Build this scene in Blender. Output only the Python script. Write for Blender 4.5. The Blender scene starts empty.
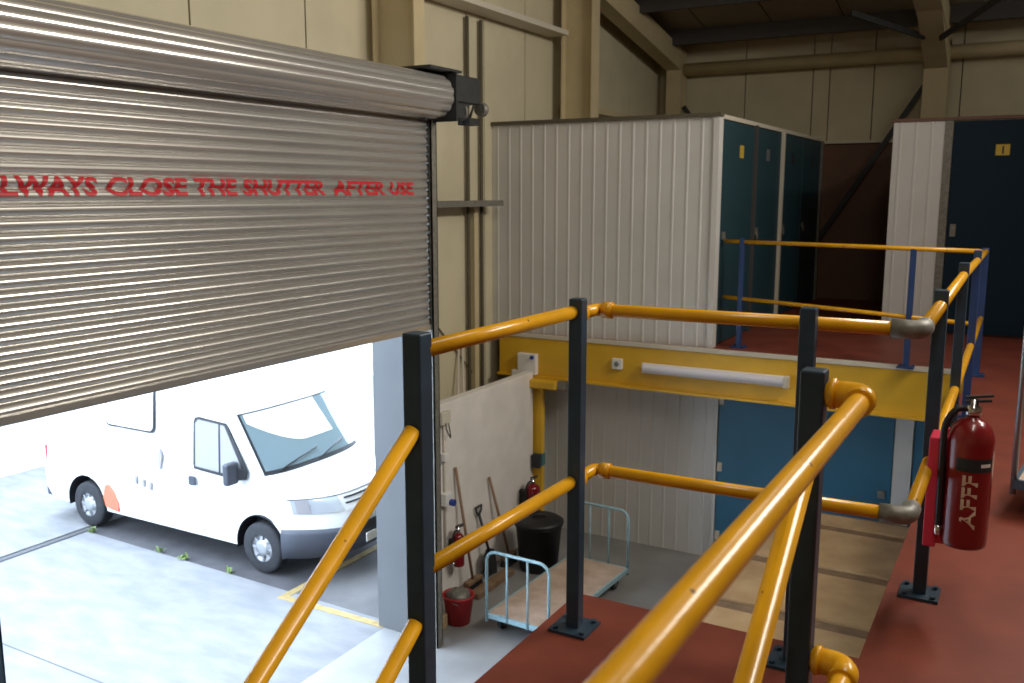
import bpy, bmesh, math, random
from mathutils import Vector, Matrix
random.seed(7)
PI = math.pi
sc = bpy.context.scene
COL = sc.collection
MZ = 2.47            # top of the upper floor
EYE = 4.12

# ------------------------------------------------------------------ materials
def new_mat(name):
    m = bpy.data.materials.new(name); m.use_nodes = True
    return m, m.node_tree.nodes, m.node_tree.links, m.node_tree.nodes['Principled BSDF']

def mat(name, col, rough=0.5, metal=0.0, var=0.0, scale=6.0, bump=0.0, bscale=40.0, col2=None, stretch=(1, 1, 1), coat=0.0, spec=None):
    m, N, L, B = new_mat(name)
    B.inputs['Roughness'].default_value = rough
    B.inputs['Metallic'].default_value = metal
    if coat: B.inputs['Coat Weight'].default_value = coat
    if spec is not None: B.inputs['Specular IOR Level'].default_value = spec
    c = (*col, 1)
    B.inputs['Base Color'].default_value = c
    if var or col2 or bump:
        tc = N.new('ShaderNodeTexCoord'); mp = N.new('ShaderNodeMapping')
        mp.inputs['Scale'].default_value = stretch
        L.new(tc.outputs['Object'], mp.inputs['Vector'])
    if var or col2:
        n = N.new('ShaderNodeTexNoise'); n.inputs['Scale'].default_value = scale
        n.inputs['Detail'].default_value = 6
        L.new(mp.outputs[0], n.inputs['Vector'])
        r = N.new('ShaderNodeValToRGB')
        lo = col2 if col2 else tuple(max(0, x * (1 - var)) for x in col)
        hi = col if col2 else tuple(min(1, x * (1 + var)) for x in col)
        r.color_ramp.elements[0].position = 0.35; r.color_ramp.elements[1].position = 0.65
        r.color_ramp.elements[0].color = (*lo, 1); r.color_ramp.elements[1].color = (*hi, 1)
        L.new(n.outputs['Fac'], r.inputs['Fac']); L.new(r.outputs['Color'], B.inputs['Base Color'])
    if bump:
        n2 = N.new('ShaderNodeTexNoise'); n2.inputs['Scale'].default_value = bscale
        n2.inputs['Detail'].default_value = 4
        L.new(mp.outputs[0], n2.inputs['Vector'])
        b = N.new('ShaderNodeBump'); b.inputs['Strength'].default_value = bump; b.inputs['Distance'].default_value = 0.01
        L.new(n2.outputs['Fac'], b.inputs['Height']); L.new(b.outputs['Normal'], B.inputs['Normal'])
    return m

M = {}
M['yellow'] = mat('yellow_gloss_paint', (0.74, 0.36, 0.010), 0.27, var=0.08, scale=9, bump=0.06, bscale=60)
def nicks(m, col, scale, th):
    N, L = m.node_tree.nodes, m.node_tree.links; B = N['Principled BSDF']
    src = B.inputs['Base Color'].links[0].from_socket
    tc = N.new('ShaderNodeTexCoord'); n = N.new('ShaderNodeTexNoise'); n.inputs['Scale'].default_value = scale; n.inputs['Detail'].default_value = 1
    L.new(tc.outputs['Object'], n.inputs['Vector'])
    r = N.new('ShaderNodeValToRGB'); r.color_ramp.elements[0].position = th; r.color_ramp.elements[1].position = th + 0.02
    L.new(n.outputs['Fac'], r.inputs['Fac'])
    mx = N.new('ShaderNodeMixRGB'); mx.inputs['Color2'].default_value = (*col, 1)
    L.new(r.outputs['Color'], mx.inputs['Fac']); L.new(src, mx.inputs['Color1']); L.new(mx.outputs['Color'], B.inputs['Base Color'])
nicks(M['yellow'], (0.10, 0.045, 0.015), 30, 0.758)
M['navy'] = mat('navy_paint', (0.022, 0.046, 0.075), 0.4, var=0.15, scale=12)
M['blue_post'] = mat('blue_paint', (0.018, 0.048, 0.15), 0.45, var=0.1)
M['galv'] = mat('galvanised_grey', (0.20, 0.19, 0.165), 0.5, 0.3, var=0.2, scale=30)
M['red_floor'] = mat('red_floor_paint', (0.215, 0.050, 0.030), 0.5, var=0.10, scale=3.5, bump=0.05, bscale=25, spec=0.3, col2=(0.165, 0.037, 0.024))
M['cream'] = mat('cream_cladding', (0.59, 0.53, 0.375), 0.6, var=0.05, scale=2)
M['cream_steel'] = mat('cream_steel', (0.55, 0.455, 0.275), 0.55, var=0.06, scale=3)
M['seam'] = mat('seam_dark', (0.10, 0.085, 0.055), 0.8)
M['white_sheet'] = mat('white_profiled_sheet', (0.63, 0.615, 0.59), 0.5, var=0.03, scale=2)
M['white_paint'] = mat('white_masonry_paint', (0.76, 0.72, 0.68), 0.75, var=0.06, scale=3, bump=0.08, bscale=14)
M['white'] = mat('white_plastic', (0.78, 0.77, 0.76), 0.4)
M['offwhite'] = mat('off_white_trim', (0.62, 0.57, 0.47), 0.5)
M['beam'] = mat('beam_yellow', (0.70, 0.405, 0.02), 0.45, var=0.08, scale=2.5)
M['door_blue'] = mat('door_blue', (0.030, 0.135, 0.225), 0.45, var=0.06, scale=2)
M['locker'] = mat('locker_teal', (0.012, 0.046, 0.062), 0.55, var=0.06, scale=2)
M['shutter'] = mat('galvanised_slats', (0.64, 0.62, 0.59), 0.23, 0.7, var=0.05, scale=3, stretch=(1, 0.3, 3))
M['dark_metal'] = mat('dark_metal', (0.022, 0.023, 0.024), 0.55, var=0.3, scale=20)
M['black'] = mat('black_plastic', (0.012, 0.012, 0.014), 0.5)
M['rubber'] = mat('tyre_rubber', (0.022, 0.023, 0.027), 0.8, var=0.2, scale=30)
M['lettering'] = mat('red_lettering', (0.52, 0.012, 0.022), 0.5)
M['concrete'] = mat('yard_concrete', (0.215, 0.215, 0.218), 0.85, var=0.10, scale=2.2, bump=0.15, bscale=30, stretch=(1, 2.2, 1), col2=(0.165, 0.168, 0.178))
M['concrete_in'] = mat('floor_concrete', (0.27, 0.267, 0.265), 0.5, scale=1.6, bump=0.05, bscale=20, col2=(0.20, 0.198, 0.197))
M['asphalt'] = mat('asphalt', (0.075, 0.072, 0.078), 0.9, scale=4, bump=0.2, bscale=90, col2=(0.055, 0.053, 0.058))
M['apron'] = mat('worn_tarmac', (0.125, 0.118, 0.118), 0.9, scale=3, bump=0.15, bscale=60, col2=(0.10, 0.096, 0.098))
M['seam_conc'] = mat('gutter_grey', (0.085, 0.085, 0.09), 0.9)
M['road_yellow'] = mat('faded_yellow_line', (0.32, 0.23, 0.09), 0.8, var=0.2, scale=10)
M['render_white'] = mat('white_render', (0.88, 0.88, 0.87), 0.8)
M['van_white'] = mat('van_white', (0.86, 0.86, 0.86), 0.3, coat=0.3)
M['bumper'] = mat('bumper_grey', (0.055, 0.06, 0.078), 0.6)
M['glass'] = mat('vehicle_glass', (0.22, 0.30, 0.34), 0.06, 0.3)
M['gasket'] = mat('gasket_black', (0.02, 0.02, 0.025), 0.6)
M['lamp_clear'] = mat('lamp_lens', (0.55, 0.58, 0.62), 0.12, 0.3)
M['chrome'] = mat('chrome', (0.62, 0.62, 0.64), 0.18, 1.0)
M['alu'] = mat('wheel_silver', (0.36, 0.37, 0.39), 0.4, 0.4)
M['decal'] = mat('decal_orange', (0.72, 0.16, 0.09), 0.6)
M['decal_grey'] = mat('decal_grey', (0.30, 0.28, 0.29), 0.6)
M['ply'] = mat('chipboard', (0.50, 0.335, 0.175), 0.42, scale=3, bump=0.05, bscale=120, col2=(0.37, 0.235, 0.115))
M['deck'] = mat('plywood_deck', (0.60, 0.46, 0.37), 0.55, scale=6, col2=(0.46, 0.34, 0.26))
M['timber'] = mat('timber', (0.24, 0.15, 0.085), 0.7, scale=8, stretch=(1, 1, 0.15), col2=(0.16, 0.10, 0.055))
M['handle_wood'] = mat('ash_handle', (0.30, 0.19, 0.12), 0.6, scale=8, col2=(0.24, 0.14, 0.085))
M['pale_blue'] = mat('pale_blue_paint', (0.30, 0.46, 0.52), 0.4, var=0.1, scale=20)
M['grey_tube'] = mat('grey_steel_tube', (0.28, 0.30, 0.32), 0.35, 0.6)
M['trolley_frame'] = mat('trolley_blue', (0.05, 0.09, 0.14), 0.5)
M['ext_red'] = mat('extinguisher_red', (0.20, 0.006, 0.009), 0.25, coat=0.4)
M['plate_red'] = mat('mounting_red', (0.62, 0.035, 0.08), 0.35)
M['bucket_red'] = mat('bucket_red', (0.42, 0.016, 0.022), 0.45)
M['label_dark'] = mat('label_dark', (0.012, 0.022, 0.028), 0.5)
M['cream_print'] = mat('cream_print', (0.66, 0.55, 0.42), 0.5)
M['plate_yellow'] = mat('plate_yellow', (0.55, 0.38, 0.04), 0.5)
M['teal'] = mat('teal_tape', (0.06, 0.17, 0.18), 0.5)
M['plug_blue'] = mat('plug_blue', (0.02, 0.05, 0.30), 0.4)
M['brown_board'] = mat('brown_boarding', (0.17, 0.082, 0.05), 0.6, scale=2, col2=(0.13, 0.065, 0.042))
M['roof'] = mat('roof_sheet', (0.34, 0.30, 0.23), 0.7, var=0.06, scale=1)
M['purlin'] = mat('purlin_dark', (0.060, 0.056, 0.055), 0.6)
M['weed'] = mat('weed_green', (0.20, 0.28, 0.08), 0.7, var=0.3, scale=30)
M['pale_pipe'] = mat('pale_plastic_pipe', (0.60, 0.55, 0.47), 0.5)
M['jamb'] = mat('jamb_grey', (0.125, 0.13, 0.135), 0.5, var=0.05, scale=2)
M['tan'] = mat('tan_cardboard', (0.42, 0.30, 0.17), 0.8)
M['tube_glow'] = mat('diffuser_acrylic', (0.72, 0.70, 0.76), 0.25)

# ------------------------------------------------------------------ builders
ORG = {}
class MB:
    def __init__(s): s.bm = bmesh.new()
    def box(s, x0, x1, y0, y1, z0, z1):
        v = [s.bm.verts.new((x, y, z)) for z in (z0, z1) for y in (y0, y1) for x in (x0, x1)]
        for f in ((0, 2, 3, 1), (4, 5, 7, 6), (0, 1, 5, 4), (2, 6, 7, 3), (0, 4, 6, 2), (1, 3, 7, 5)):
            s.bm.faces.new([v[i] for i in f])
        return s
    def obox(s, c, ax, ay, az):           # oriented box: centre and three half vectors
        c = Vector(c); ax, ay, az = Vector(ax), Vector(ay), Vector(az)
        v = [s.bm.verts.new(c + ax * i + ay * j + az * k) for k in (-1, 1) for j in (-1, 1) for i in (-1, 1)]
        for f in ((0, 2, 3, 1), (4, 5, 7, 6), (0, 1, 5, 4), (2, 6, 7, 3), (0, 4, 6, 2), (1, 3, 7, 5)):
            s.bm.faces.new([v[i] for i in f])
        return s
    def beam(s, p0, p1, w, h, up=(0, 0, 1)):
        p0, p1 = Vector(p0), Vector(p1); d = p1 - p0; l = d.length / 2; d.normalize()
        side = d.cross(Vector(up)).normalized(); u = side.cross(d)
        return s.obox((p0 + p1) / 2, d * l, side * w / 2, u * h / 2)
    def tube(s, pts, r, seg=12, cap=True):
        pts = [Vector(p) for p in pts]; rings = []
        rs = r if isinstance(r, (list, tuple)) else [r] * len(pts)
        prev = None
        for i, p in enumerate(pts):
            a = pts[max(i - 1, 0)]; b = pts[min(i + 1, len(pts) - 1)]
            t = (b - a).normalized()
            if prev is None:
                ref = Vector((0, 0, 1)) if abs(t.z) < 0.9 else Vector((1, 0, 0))
                n = t.cross(ref).normalized()
            else:
                n = (prev - t * prev.dot(t)).normalized()
            prev = n; bn = t.cross(n)
            k = 1.0
            if 0 < i < len(pts) - 1:
                ca = (pts[i] - a).normalized().dot(t); k = 1 / max(ca, 0.5)
            ring = [s.bm.verts.new(p + (n * math.cos(2 * PI * j / seg) + bn * math.sin(2 * PI * j / seg)) * rs[i]) for j in range(seg)]
            rings.append(ring)
        for a, b in zip(rings, rings[1:]):
            for j in range(seg):
                f = s.bm.faces.new((a[j], a[(j + 1) % seg], b[(j + 1) % seg], b[j])); f.smooth = True
        if cap:
            s.bm.faces.new(list(reversed(rings[0]))); s.bm.faces.new(rings[-1])
        return s
    def lathe(s, c, prof, axis='z', seg=28, cap=True):
        c = Vector(c); rings = []
        for r, h in prof:
            ring = []
            for j in range(seg):
                a = 2 * PI * j / seg; u, v = r * math.cos(a), r * math.sin(a)
                o = {'z': (u, v, h), 'y': (u, h, v), 'x': (h, u, v)}[axis]
                ring.append(s.bm.verts.new(c + Vector(o)))
            rings.append(ring)
        for a, b in zip(rings, rings[1:]):
            for j in range(seg):
                f = s.bm.faces.new((a[j], a[(j + 1) % seg], b[(j + 1) % seg], b[j])); f.smooth = True
        if cap:
            s.bm.faces.new(list(reversed(rings[0]))); s.bm.faces.new(rings[-1])
        return s
    def extrude_profile(s, prof, y0, y1, close=False, smooth=False, ax='y'):
        def pt(a, b, t): return (a, t, b) if ax == 'y' else (t, a, b)
        A = [s.bm.verts.new(pt(a, b, y0)) for a, b in prof]; Bv = [s.bm.verts.new(pt(a, b, y1)) for a, b in prof]
        n = len(prof)
        for i in range(n if close else n - 1):
            f = s.bm.faces.new((A[i], A[(i + 1) % n], Bv[(i + 1) % n], Bv[i])); f.smooth = smooth
        if close:
            s.bm.faces.new(list(reversed(A))); s.bm.faces.new(Bv)
        return s
    def poly(s, pts, z0, z1):              # vertical prism from a plan polygon
        A = [s.bm.verts.new((x, y, z0)) for x, y in pts]; Bv = [s.bm.verts.new((x, y, z1)) for x, y in pts]
        n = len(pts)
        s.bm.faces.new(list(reversed(A))); s.bm.faces.new(Bv)
        for i in range(n): s.bm.faces.new((A[i], A[(i + 1) % n], Bv[(i + 1) % n], Bv[i]))
        return s
    def build(s, name, m, parent=None, bevel=0.0, origin=None, smooth_angle=True):
        bmesh.ops.recalc_face_normals(s.bm, faces=s.bm.faces)
        o0 = Vector(ORG[parent.name]) if parent else Vector(origin or (0, 0, 0))
        bmesh.ops.translate(s.bm, verts=s.bm.verts, vec=-o0)
        me = bpy.data.meshes.new(name); s.bm.to_mesh(me); s.bm.free()
        me.materials.append(M[m])
        o = bpy.data.objects.new(name, me); COL.objects.link(o)
        if parent:
            o.parent = parent; ORG[o.name] = tuple(o0)
        else:
            o.location = o0; ORG[o.name] = tuple(o0)
        if bevel:
            b = o.modifiers.new('bevel', 'BEVEL'); b.width = bevel; b.segments = 2; b.limit_method = 'ANGLE'
            b.harden_normals = False
        return o

def tag(o, label, cat, group=None):
    o['label'] = label; o['category'] = cat
    if group: o['group'] = group
    return o
def thing(name, loc, label, cat, group=None):
    o = bpy.data.objects.new(name, None); COL.objects.link(o)
    o.location = loc; o.empty_display_size = 0.1; ORG[o.name] = tuple(loc)
    return tag(o, label, cat, group)
def struct(o):
    o['kind'] = 'structure'; return o

def arc(c, r, a0, a1, u, v, n=8):
    c, u, v = Vector(c), Vector(u), Vector(v)
    return [c + u * r * math.cos(a0 + (a1 - a0) * i / n) + v * r * math.sin(a0 + (a1 - a0) * i / n) for i in range(n + 1)]

def text_bm(body, size=1.0, offset=0.0):
    cu = bpy.data.curves.new('lettering_curve', 'FONT'); cu.body = body; cu.size = size; cu.offset = offset
    cu.resolution_u = 4
    ob = bpy.data.objects.new('lettering_tmp', cu); COL.objects.link(ob)
    dg = bpy.context.evaluated_depsgraph_get(); dg.update()
    me = bpy.data.meshes.new_from_object(ob.evaluated_get(dg))
    bm = bmesh.new(); bm.from_mesh(me)
    bpy.data.objects.remove(ob); bpy.data.curves.remove(cu); bpy.data.meshes.remove(me)
    return bm

# ================================================================== SETTING
# ground floor inside
struct(MB().box(-5.14, 6.0, -6.0, 15.2, -0.2, 0.0).build('floor', 'concrete_in'))
# yard outside
struct(MB().poly([(-9.86, -14), (-5.14, -14), (-5.14, 6.72), (-6.5, 6.76), (-9.86, 6.84)], -0.2, 0.0).build('yard_slab', 'concrete'))
struct(MB().box(-24, -10.02, -14, 22, -0.2, 0.0).build('yard_slab', 'concrete'))
struct(MB().poly([(-9.97, 6.84), (-6.5, 6.76), (-5.14, 6.72), (-5.14, 9.3), (-9.97, 9.3)], -0.2, -0.013).build('yard_asphalt', 'asphalt'))
struct(MB().box(-10.02, -5.14, 9.3, 22, -0.2, -0.004).build('yard_slab', 'concrete'))
struct(MB().box(-10.02, -9.97, -14, 7.2, -0.2, -0.012).box(-9.91, -9.86, -14, 6.84, -0.2, -0.012).box(-9.97, -9.91, -14, 7.2, -0.2, -0.004).build('yard_gutter', 'seam_conc'))
struct(MB().box(-6.46, -5.14, 6.70, 9.6, -0.05, -0.003).build('yard_apron', 'apron'))
struct(MB().box(-6.50, -6.41, 6.58, 9.6, -0.002, 0.004).box(-6.41, -5.14, 6.58, 6.67, -0.002, 0.004).build('yellow_line', 'road_yellow'))
for (x0, x1, y) in ((-9.8, -5.2, 4.6), (-9.8, -5.2, 2.2)):
    struct(MB().box(x0, x1, y, y + 0.015, -0.01, 0.0015).build('yard_joint', 'seam_conc'))
struct(MB().box(-13.2, -12.9, -14, 22, 0, 3.4).build('wall_opposite', 'render_white'))

# left wall: panels with real gaps in front of a dark backing
CX = -5.66
mb = MB()
seams = [-6, -4.8, -3.55, -2.3, -1.05, 0.2, 1.45, 2.7, 3.95, 5.09, 6.37, 7.44, 8.98, 9.36, 10.34, 11.45, 12.5, 13.75, 15.2]
for a, b in zip(seams, seams[1:]):
    z0 = 4.75 if (a >= 2.6 and b <= 6.7) or a in (1.45, 2.7, 6.37) else 0.0
    mb.box(CX - 0.06, CX, a + 0.009, b - 0.009, z0, 11.0)
struct(mb.build('wall_left', 'cream'))
mb = MB().box(CX - 0.12, CX - 0.05, -6, 2.45, 0, 11).box(CX - 0.12, CX - 0.05, 7.46, 15.2, 0, 11).box(CX - 0.12, CX - 0.05, 2.45, 6.7, 4.75, 11)
struct(mb.build('wall_left_backing', 'seam'))
# strips of cladding beside the opening
struct(MB().box(CX - 0.06, CX, 1.46, 2.45, 0, 4.75).box(CX - 0.06, CX, 7.38, 7.43, 0, 4.75).build('wall_left', 'cream'))
# masonry dado
struct(MB().box(-5.12, -5.0, 6.70, 9.36, 0, 2.04).box(-5.3, -5.2, 9.36, 9.8, 0, 2.04).build('wall_dado', 'white_paint', bevel=0.01))
struct(MB().poly([(-5.06, 6.70), (-5.15, 6.70), (-5.72, 7.42), (-5.66, 7.44)], 0, 4.75).build('wall_return', 'jamb'))
struct(MB().box(-5.64, -5.0, -6, 2.4, 0, 2.04).build('wall_dado', 'white_paint', bevel=0.01))
# door jambs
struct(MB().box(-5.20, -4.56, 6.60, 6.70, 0, 4.7).build('trim_1', 'jamb'))
struct(MB().box(-5.16, -4.56, 2.40, 2.50, 0, 4.7).build('trim_2', 'jamb'))
struct(MB().box(-5.5, -4.62, 2.40, 6.70, 4.72, 4.82).build('trim_3', 'galv'))

def hcol(name, x0, x1, y0, y1, z0, z1, t=0.018):
    ym = (y0 + y1) / 2
    return struct(MB().box(x0, x0 + t, y0, y1, z0, z1).box(x1 - t, x1, y0, y1, z0, z1).box(x0 + t, x1 - t, ym - 0.008, ym + 0.008, z0, z1).build(name, 'cream_steel'))
hcol('steel_column', -5.58, -5.10, 7.20, 7.37, 0.0, 7.5)
hcol('steel_column', -5.50, -5.06, 11.02, 11.24, 0.0, 6.9)
hcol('steel_column', -5.50, -5.06, 3.3, 3.5, 4.75, 8.2)
# corner column and gable rafter
SL = 0.185
def rz(y): return 6.12 + (15.0 - y) * SL
struct(MB().box(-5.42, -5.18, 14.7, 15.0, 0, 6.12).build('steel_column', 'cream_steel'))
struct(MB().beam((-5.3, 14.95, rz(14.95) + 0.07), (-5.3, -6, rz(-6) + 0.07), 0.24, 0.34).build('gable_rafter', 'cream_steel'))
# column on the far wall and its rafter with haunch
struct(MB().box(-1.56, -1.24, 14.65, 15.0, 0, 6.25).build('steel_column', 'cream_steel'))
mb = MB().beam((-1.40, 14.9, rz(14.9) + 0.16), (-1.40, -6, rz(-6) + 0.16), 0.32, 0.34)
mb.extrude_profile([(14.66, 5.85), (14.66, 6.3), (13.2, rz(13.2) + 0.02)], -1.55, -1.25, True, ax='x')
struct(mb.build('roof_rafter', 'cream_steel'))
struct(MB().tube([(-5.4, 14.88, 6.09), (6, 14.88, 6.09)], 0.10, 12).build('eaves_beam', 'cream_steel'))
# far wall
mb = MB()
fs = [-5.7, -4.22, -3.17, -2.92, -2.28, -1.09, 0.15, 1.4, 2.65, 3.9, 6.1]
for a, b in zip(fs, fs[1:]): mb.box(a + 0.008, b - 0.008, 15.06, 15.12, 4.88, 6.6)
struct(mb.build('wall_far', 'cream'))
struct(MB().box(-5.7, 6.1, 15.11, 15.2, 0, 6.6).build('wall_far_backing', 'seam'))
struct(MB().box(-5.5, 6.0, 15.02, 15.10, 2.47, 4.86).build('wall_far_boarding', 'brown_board'))
struct(MB().box(-5.5, 6.0, 14.96, 15.09, 4.86, 4.90).build('trim_4', 'offwhite'))
struct(MB().box(-5.5, 6.0, 15.02, 15.10, 0, 2.4).build('wall_far', 'cream'))
# braces
struct(MB().beam((-1.45, 14.8, 5.80), (-3.0, 14.8, 3.28), 0.04, 0.075).build('diagonal_brace', 'dark_metal'))
struct(MB().beam((-5.15, 14.8, 5.5), (-4.7, 14.8, 4.9), 0.04, 0.07).build('diagonal_brace', 'dark_metal'))
struct(MB().beam((-1.5, 13.9, 6.18), (-2.3, 13.0, 6.42), 0.04, 0.07).build('diagonal_brace', 'dark_metal'))
struct(MB().beam((-1.3, 13.9, 6.15), (-0.35, 12.6, 6.52), 0.04, 0.07).build('diagonal_brace', 'dark_metal'))
# roof
mb = MB(); xs = [-5.7 + 1.02 * i for i in range(13)]
for a, b in zip(xs, xs[1:]):
    mb.obox(((a + b) / 2, 4.6, rz(4.6) + 0.42), ((b - a) / 2 - 0.012, 0, 0), (0, 10.7, -10.7 * SL), (0, 0.0, 0.03))
struct(mb.build('ceiling', 'roof'))
struct(MB().obox((0.1, 4.6, rz(4.6) + 0.50), (6.1, 0, 0), (0, 10.7, -10.7 * SL), (0, 0, 0.03)).build('ceiling_backing', 'seam'))
for y in (14.3, 12.9, 11.5, 10.1, 8.7, 7.3, 5.9):
    struct(MB().box(-5.55, 6, y - 0.03, y + 0.03, rz(y) + 0.15, rz(y) + 0.37).build('roof_purlin', 'purlin'))
# sheeting rails on the left wall
struct(MB().box(CX, -5.36, 7.45, 10.95, 6.09, 6.15).build('sheeting_rail', 'offwhite'))
struct(MB().box(CX, -5.40, 7.40, 9.36, 3.965, 4.03).build('sheeting_rail', 'galv'))
struct(MB().box(CX, -5.40, 11.3, 14.9, 5.2, 5.27).build('sheeting_rail', 'cream_steel'))
# walls that close the hall behind and to the right of the viewer
struct(MB().box(6.0, 6.1, -6, 15.2, 0, 11).build('wall_right', 'cream'))
struct(MB().box(-5.7, 6.1, -6.1, -6.0, 0, 11).build('wall_back', 'cream'))

# upper floor
struct(MB().poly([(-0.43, -6), (6, -6), (6, 15), (-5.5, 15), (-5.5, 9.46), (-0.43, 9.46)], MZ - 0.06, MZ).build('floor_upper', 'red_floor'))
struct(MB().box(-1.545, -0.43, 2.02, 3.29, MZ - 0.06, MZ).build('floor_landing', 'red_floor'))
struct(MB().box(-0.42, -0.38, -6, 9.36, MZ - 0.30, MZ - 0.06).build('floor_edge_beam', 'brown_board'))
struct(MB().box(-1.545, -1.50, 2.02, 3.29, MZ - 0.26, MZ - 0.06).box(-1.5, -0.48, 3.25, 3.29, MZ - 0.26, MZ - 0.06).box(-1.5, -0.48, 2.02, 2.06, MZ - 0.26, MZ - 0.06).build('landing_edge_beam', 'beam'))
# main yellow beam under the far upper floor
mb = MB().box(-5.5, -0.47, 9.43, 9.45, 1.99, 2.43).box(-5.5, -0.47, 9.37, 9.52, 1.965, 1.99)
struct(mb.build('main_beam', 'beam'))
struct(MB().box(-5.5, -0.47, 9.415, 9.462, 2.435, 2.478).build('trim_5', 'offwhite'))
struct(MB().box(-5.06, -4.90, 9.40, 9.47, 0, 1.9).build('beam_column', 'beam', bevel=0.008))
struct(MB().box(-5.12, -4.66, 9.26, 9.50, 1.865, 1.965).build('column_bracket', 'beam', bevel=0.02))
struct(MB().box(-4.66, -4.58, 9.30, 9.40, 1.88, 1.97).build('column_bracket', 'galv'))

# profiled partition sheets (ribs along z)
def ribbed(x0, x1, y, z0, z1, pitch=0.155, d=0.0055):
    prof = []; x = x0
    while x < x1 - 1e-4:
        for dx, dy in ((0, 0), (pitch * .36, 0), (pitch * .40, -d), (pitch * .52, -d), (pitch * .56, 0)):
            if x + dx <= x1: prof.append((x + dx, y + dy))
        x += pitch
    prof.append((x1, y))
    prof += [(x1, y + 0.05), (x0, y + 0.05)]
    return MB().poly(prof, z0, z1)
struct(ribbed(-5.655, -2.98, 9.54, MZ, 4.90).build('partition_wall_upper', 'white_sheet'))
struct(ribbed(-5.3, -2.95, 9.82, 0.0, 2.40).build('partition_wall_lower', 'white_sheet'))
struct(MB().box(-2.98, -2.92, 9.52, 9.66, MZ, 4.92).build('trim_6', 'white_sheet'))
struct(MB().box(-5.655, -2.9, 9.50, 9.62, 4.90, 4.935).build('trim_7', 'seam'))
struct(MB().box(-3.02, -2.93, 9.6, 14.8, 4.885, 4.93).build('trim_8', 'offwhite'))
struct(MB().box(-5.2, -5.1, 9.74, 9.83, 0, 2.1).build('trim_9', 'pale_blue'))
struct(ribbed(-1.535, -0.985, 11.80, MZ + 0.02, 4.93, 0.17).build('partition_wall_right', 'white_sheet'))
struct(MB().box(-1.535, -1.50, 11.86, 15.0, MZ, 4.93).build('partition_wall_right', 'white_sheet'))
struct(MB().box(-0.985, -0.90, 11.79, 11.86, MZ, 4.93).build('trim_10', 'galv'))
struct(MB().box(-1.56, 6.0, 11.78, 11.9, 4.93, 4.965).build('trim_11', 'brown_board'))
struct(MB().box(-1.54, -0.9, 11.765, 11.80, MZ, MZ + 0.05).build('baseboard_upper', 'offwhite'))
struct(MB().box(0.75, 6.0, 11.80, 11.86, MZ, 4.93).build('partition_wall_right', 'white_sheet'))
struct(MB().box(-2.93, -2.90, 9.76, 9.82, 0, 2.40).box(-1.07, -0.90, 9.76, 9.82, 0, 2.40).box(0.95, 6.0, 9.78, 9.84, 0, 2.40).build('door_surround', 'white_sheet'))
struct(MB().box(-2.98, -2.90, 10.945, 10.995, MZ, 4.89).build('trim_12', 'purlin'))
struct(MB().box(-2.98, -2.90, 12.26, 12.33, MZ, 4.89).build('trim_13', 'offwhite'))
struct(MB().box(-2.98, -2.90, 14.74, 14.80, MZ, 4.89).build('trim_14', 'galv'))

# ================================================================== STORAGE DOORS
def locker_door(y0, y1, plate, label, pm='label_dark'):
    t = thing('storage_door', (-2.95, (y0 + y1) / 2, MZ), label, 'door', 'upstairs storage doors facing the aisle')
    MB().box(-2.965, -2.935, y0, y1, MZ + 0.015, 4.875).build('door_leaf', 'locker', t, bevel=0.004)
    MB().box(-2.935, -2.918, y0 + 0.10, y0 + 0.20, 3.62, 3.70).box(-2.918, -2.902, y0 + 0.12, y0 + 0.16, 3.57, 3.64).build('hasp', 'galv', t)
    ym = y0 + (y1 - y0) * plate
    MB().box(-2.935, -2.93, ym - 0.075, ym + 0.075, 4.50, 4.64).build('number_plate', pm, t)
    return t
locker_door(9.665, 10.94, 0.6, 'teal storage door nearest the white corrugated partition, with yellow number plate', 'plate_yellow')
locker_door(11.0, 12.255, 0.48, 'dark teal storage door second along the aisle, left of the pale post', 'grey_tube')
locker_door(12.335, 13.53, 0.5, 'dark storage door just beyond the pale post in the aisle')
locker_door(13.55, 14.735, 0.5, 'dark storage door deepest in the aisle, next to the brown end wall')

M['door_navy'] = mat('door_navy', (0.006, 0.019, 0.034), 0.55, spec=0.15)
t = thing('storage_door', (0, 11.82, MZ), 'large dark blue upstairs storage door with yellow number plate at right of photo', 'door')
MB().box(-0.895, 0.74, 11.805, 11.84, MZ + 0.03, 4.92).build('door_leaf', 'door_navy', t, bevel=0.004)
pl = MB().box(-0.455, -0.315, 11.797, 11.805, 4.53, 4.65).build('number_plate', 'plate_yellow', t)
bm = text_bm('1', 0.11, 0.004)
bmesh.ops.rotate(bm, verts=bm.verts, cent=(0, 0, 0), matrix=Matrix.Rotation(PI / 2, 3, 'X'))
bmesh.ops.translate(bm, verts=bm.verts, vec=(-0.41, 11.795, 4.55))
mb = MB(); mb.bm.free(); mb.bm = bm; mb.build('number', 'dark_metal', pl)
MB().box(-0.86, -0.80, 11.785, 11.805, 3.62, 3.76).build('hasp', 'galv', t)

t = thing('storage_door', (-1.98, 9.79, 0), 'wide blue ground floor storage door under the yellow beam', 'door', 'ground floor storage doors')
MB().box(-2.89, -1.08, 9.775, 9.80, 0.02, 2.38).build('door_leaf', 'door_blue', t, bevel=0.004)
for z in (1.86, 1.1, 0.3): MB().box(-2.885, -2.835, 9.755, 9.775, z - 0.05, z + 0.05).build('hinge', 'offwhite', t)
MB().box(-1.20, -1.13, 9.75, 9.775, 1.02, 1.10).build('hasp', 'galv', t)
t = thing('storage_door', (0.02, 9.79, 0), 'blue ground floor storage door partly hidden behind the right walkway', 'door', 'ground floor storage doors')
MB().box(-0.89, 0.94, 9.775, 9.80, 0.02, 2.38).build('door_leaf', 'door_blue', t, bevel=0.004)
MB().box(-0.885, -0.835, 9.755, 9.775, 1.05, 1.15).build('hinge', 'offwhite', t)

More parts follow.
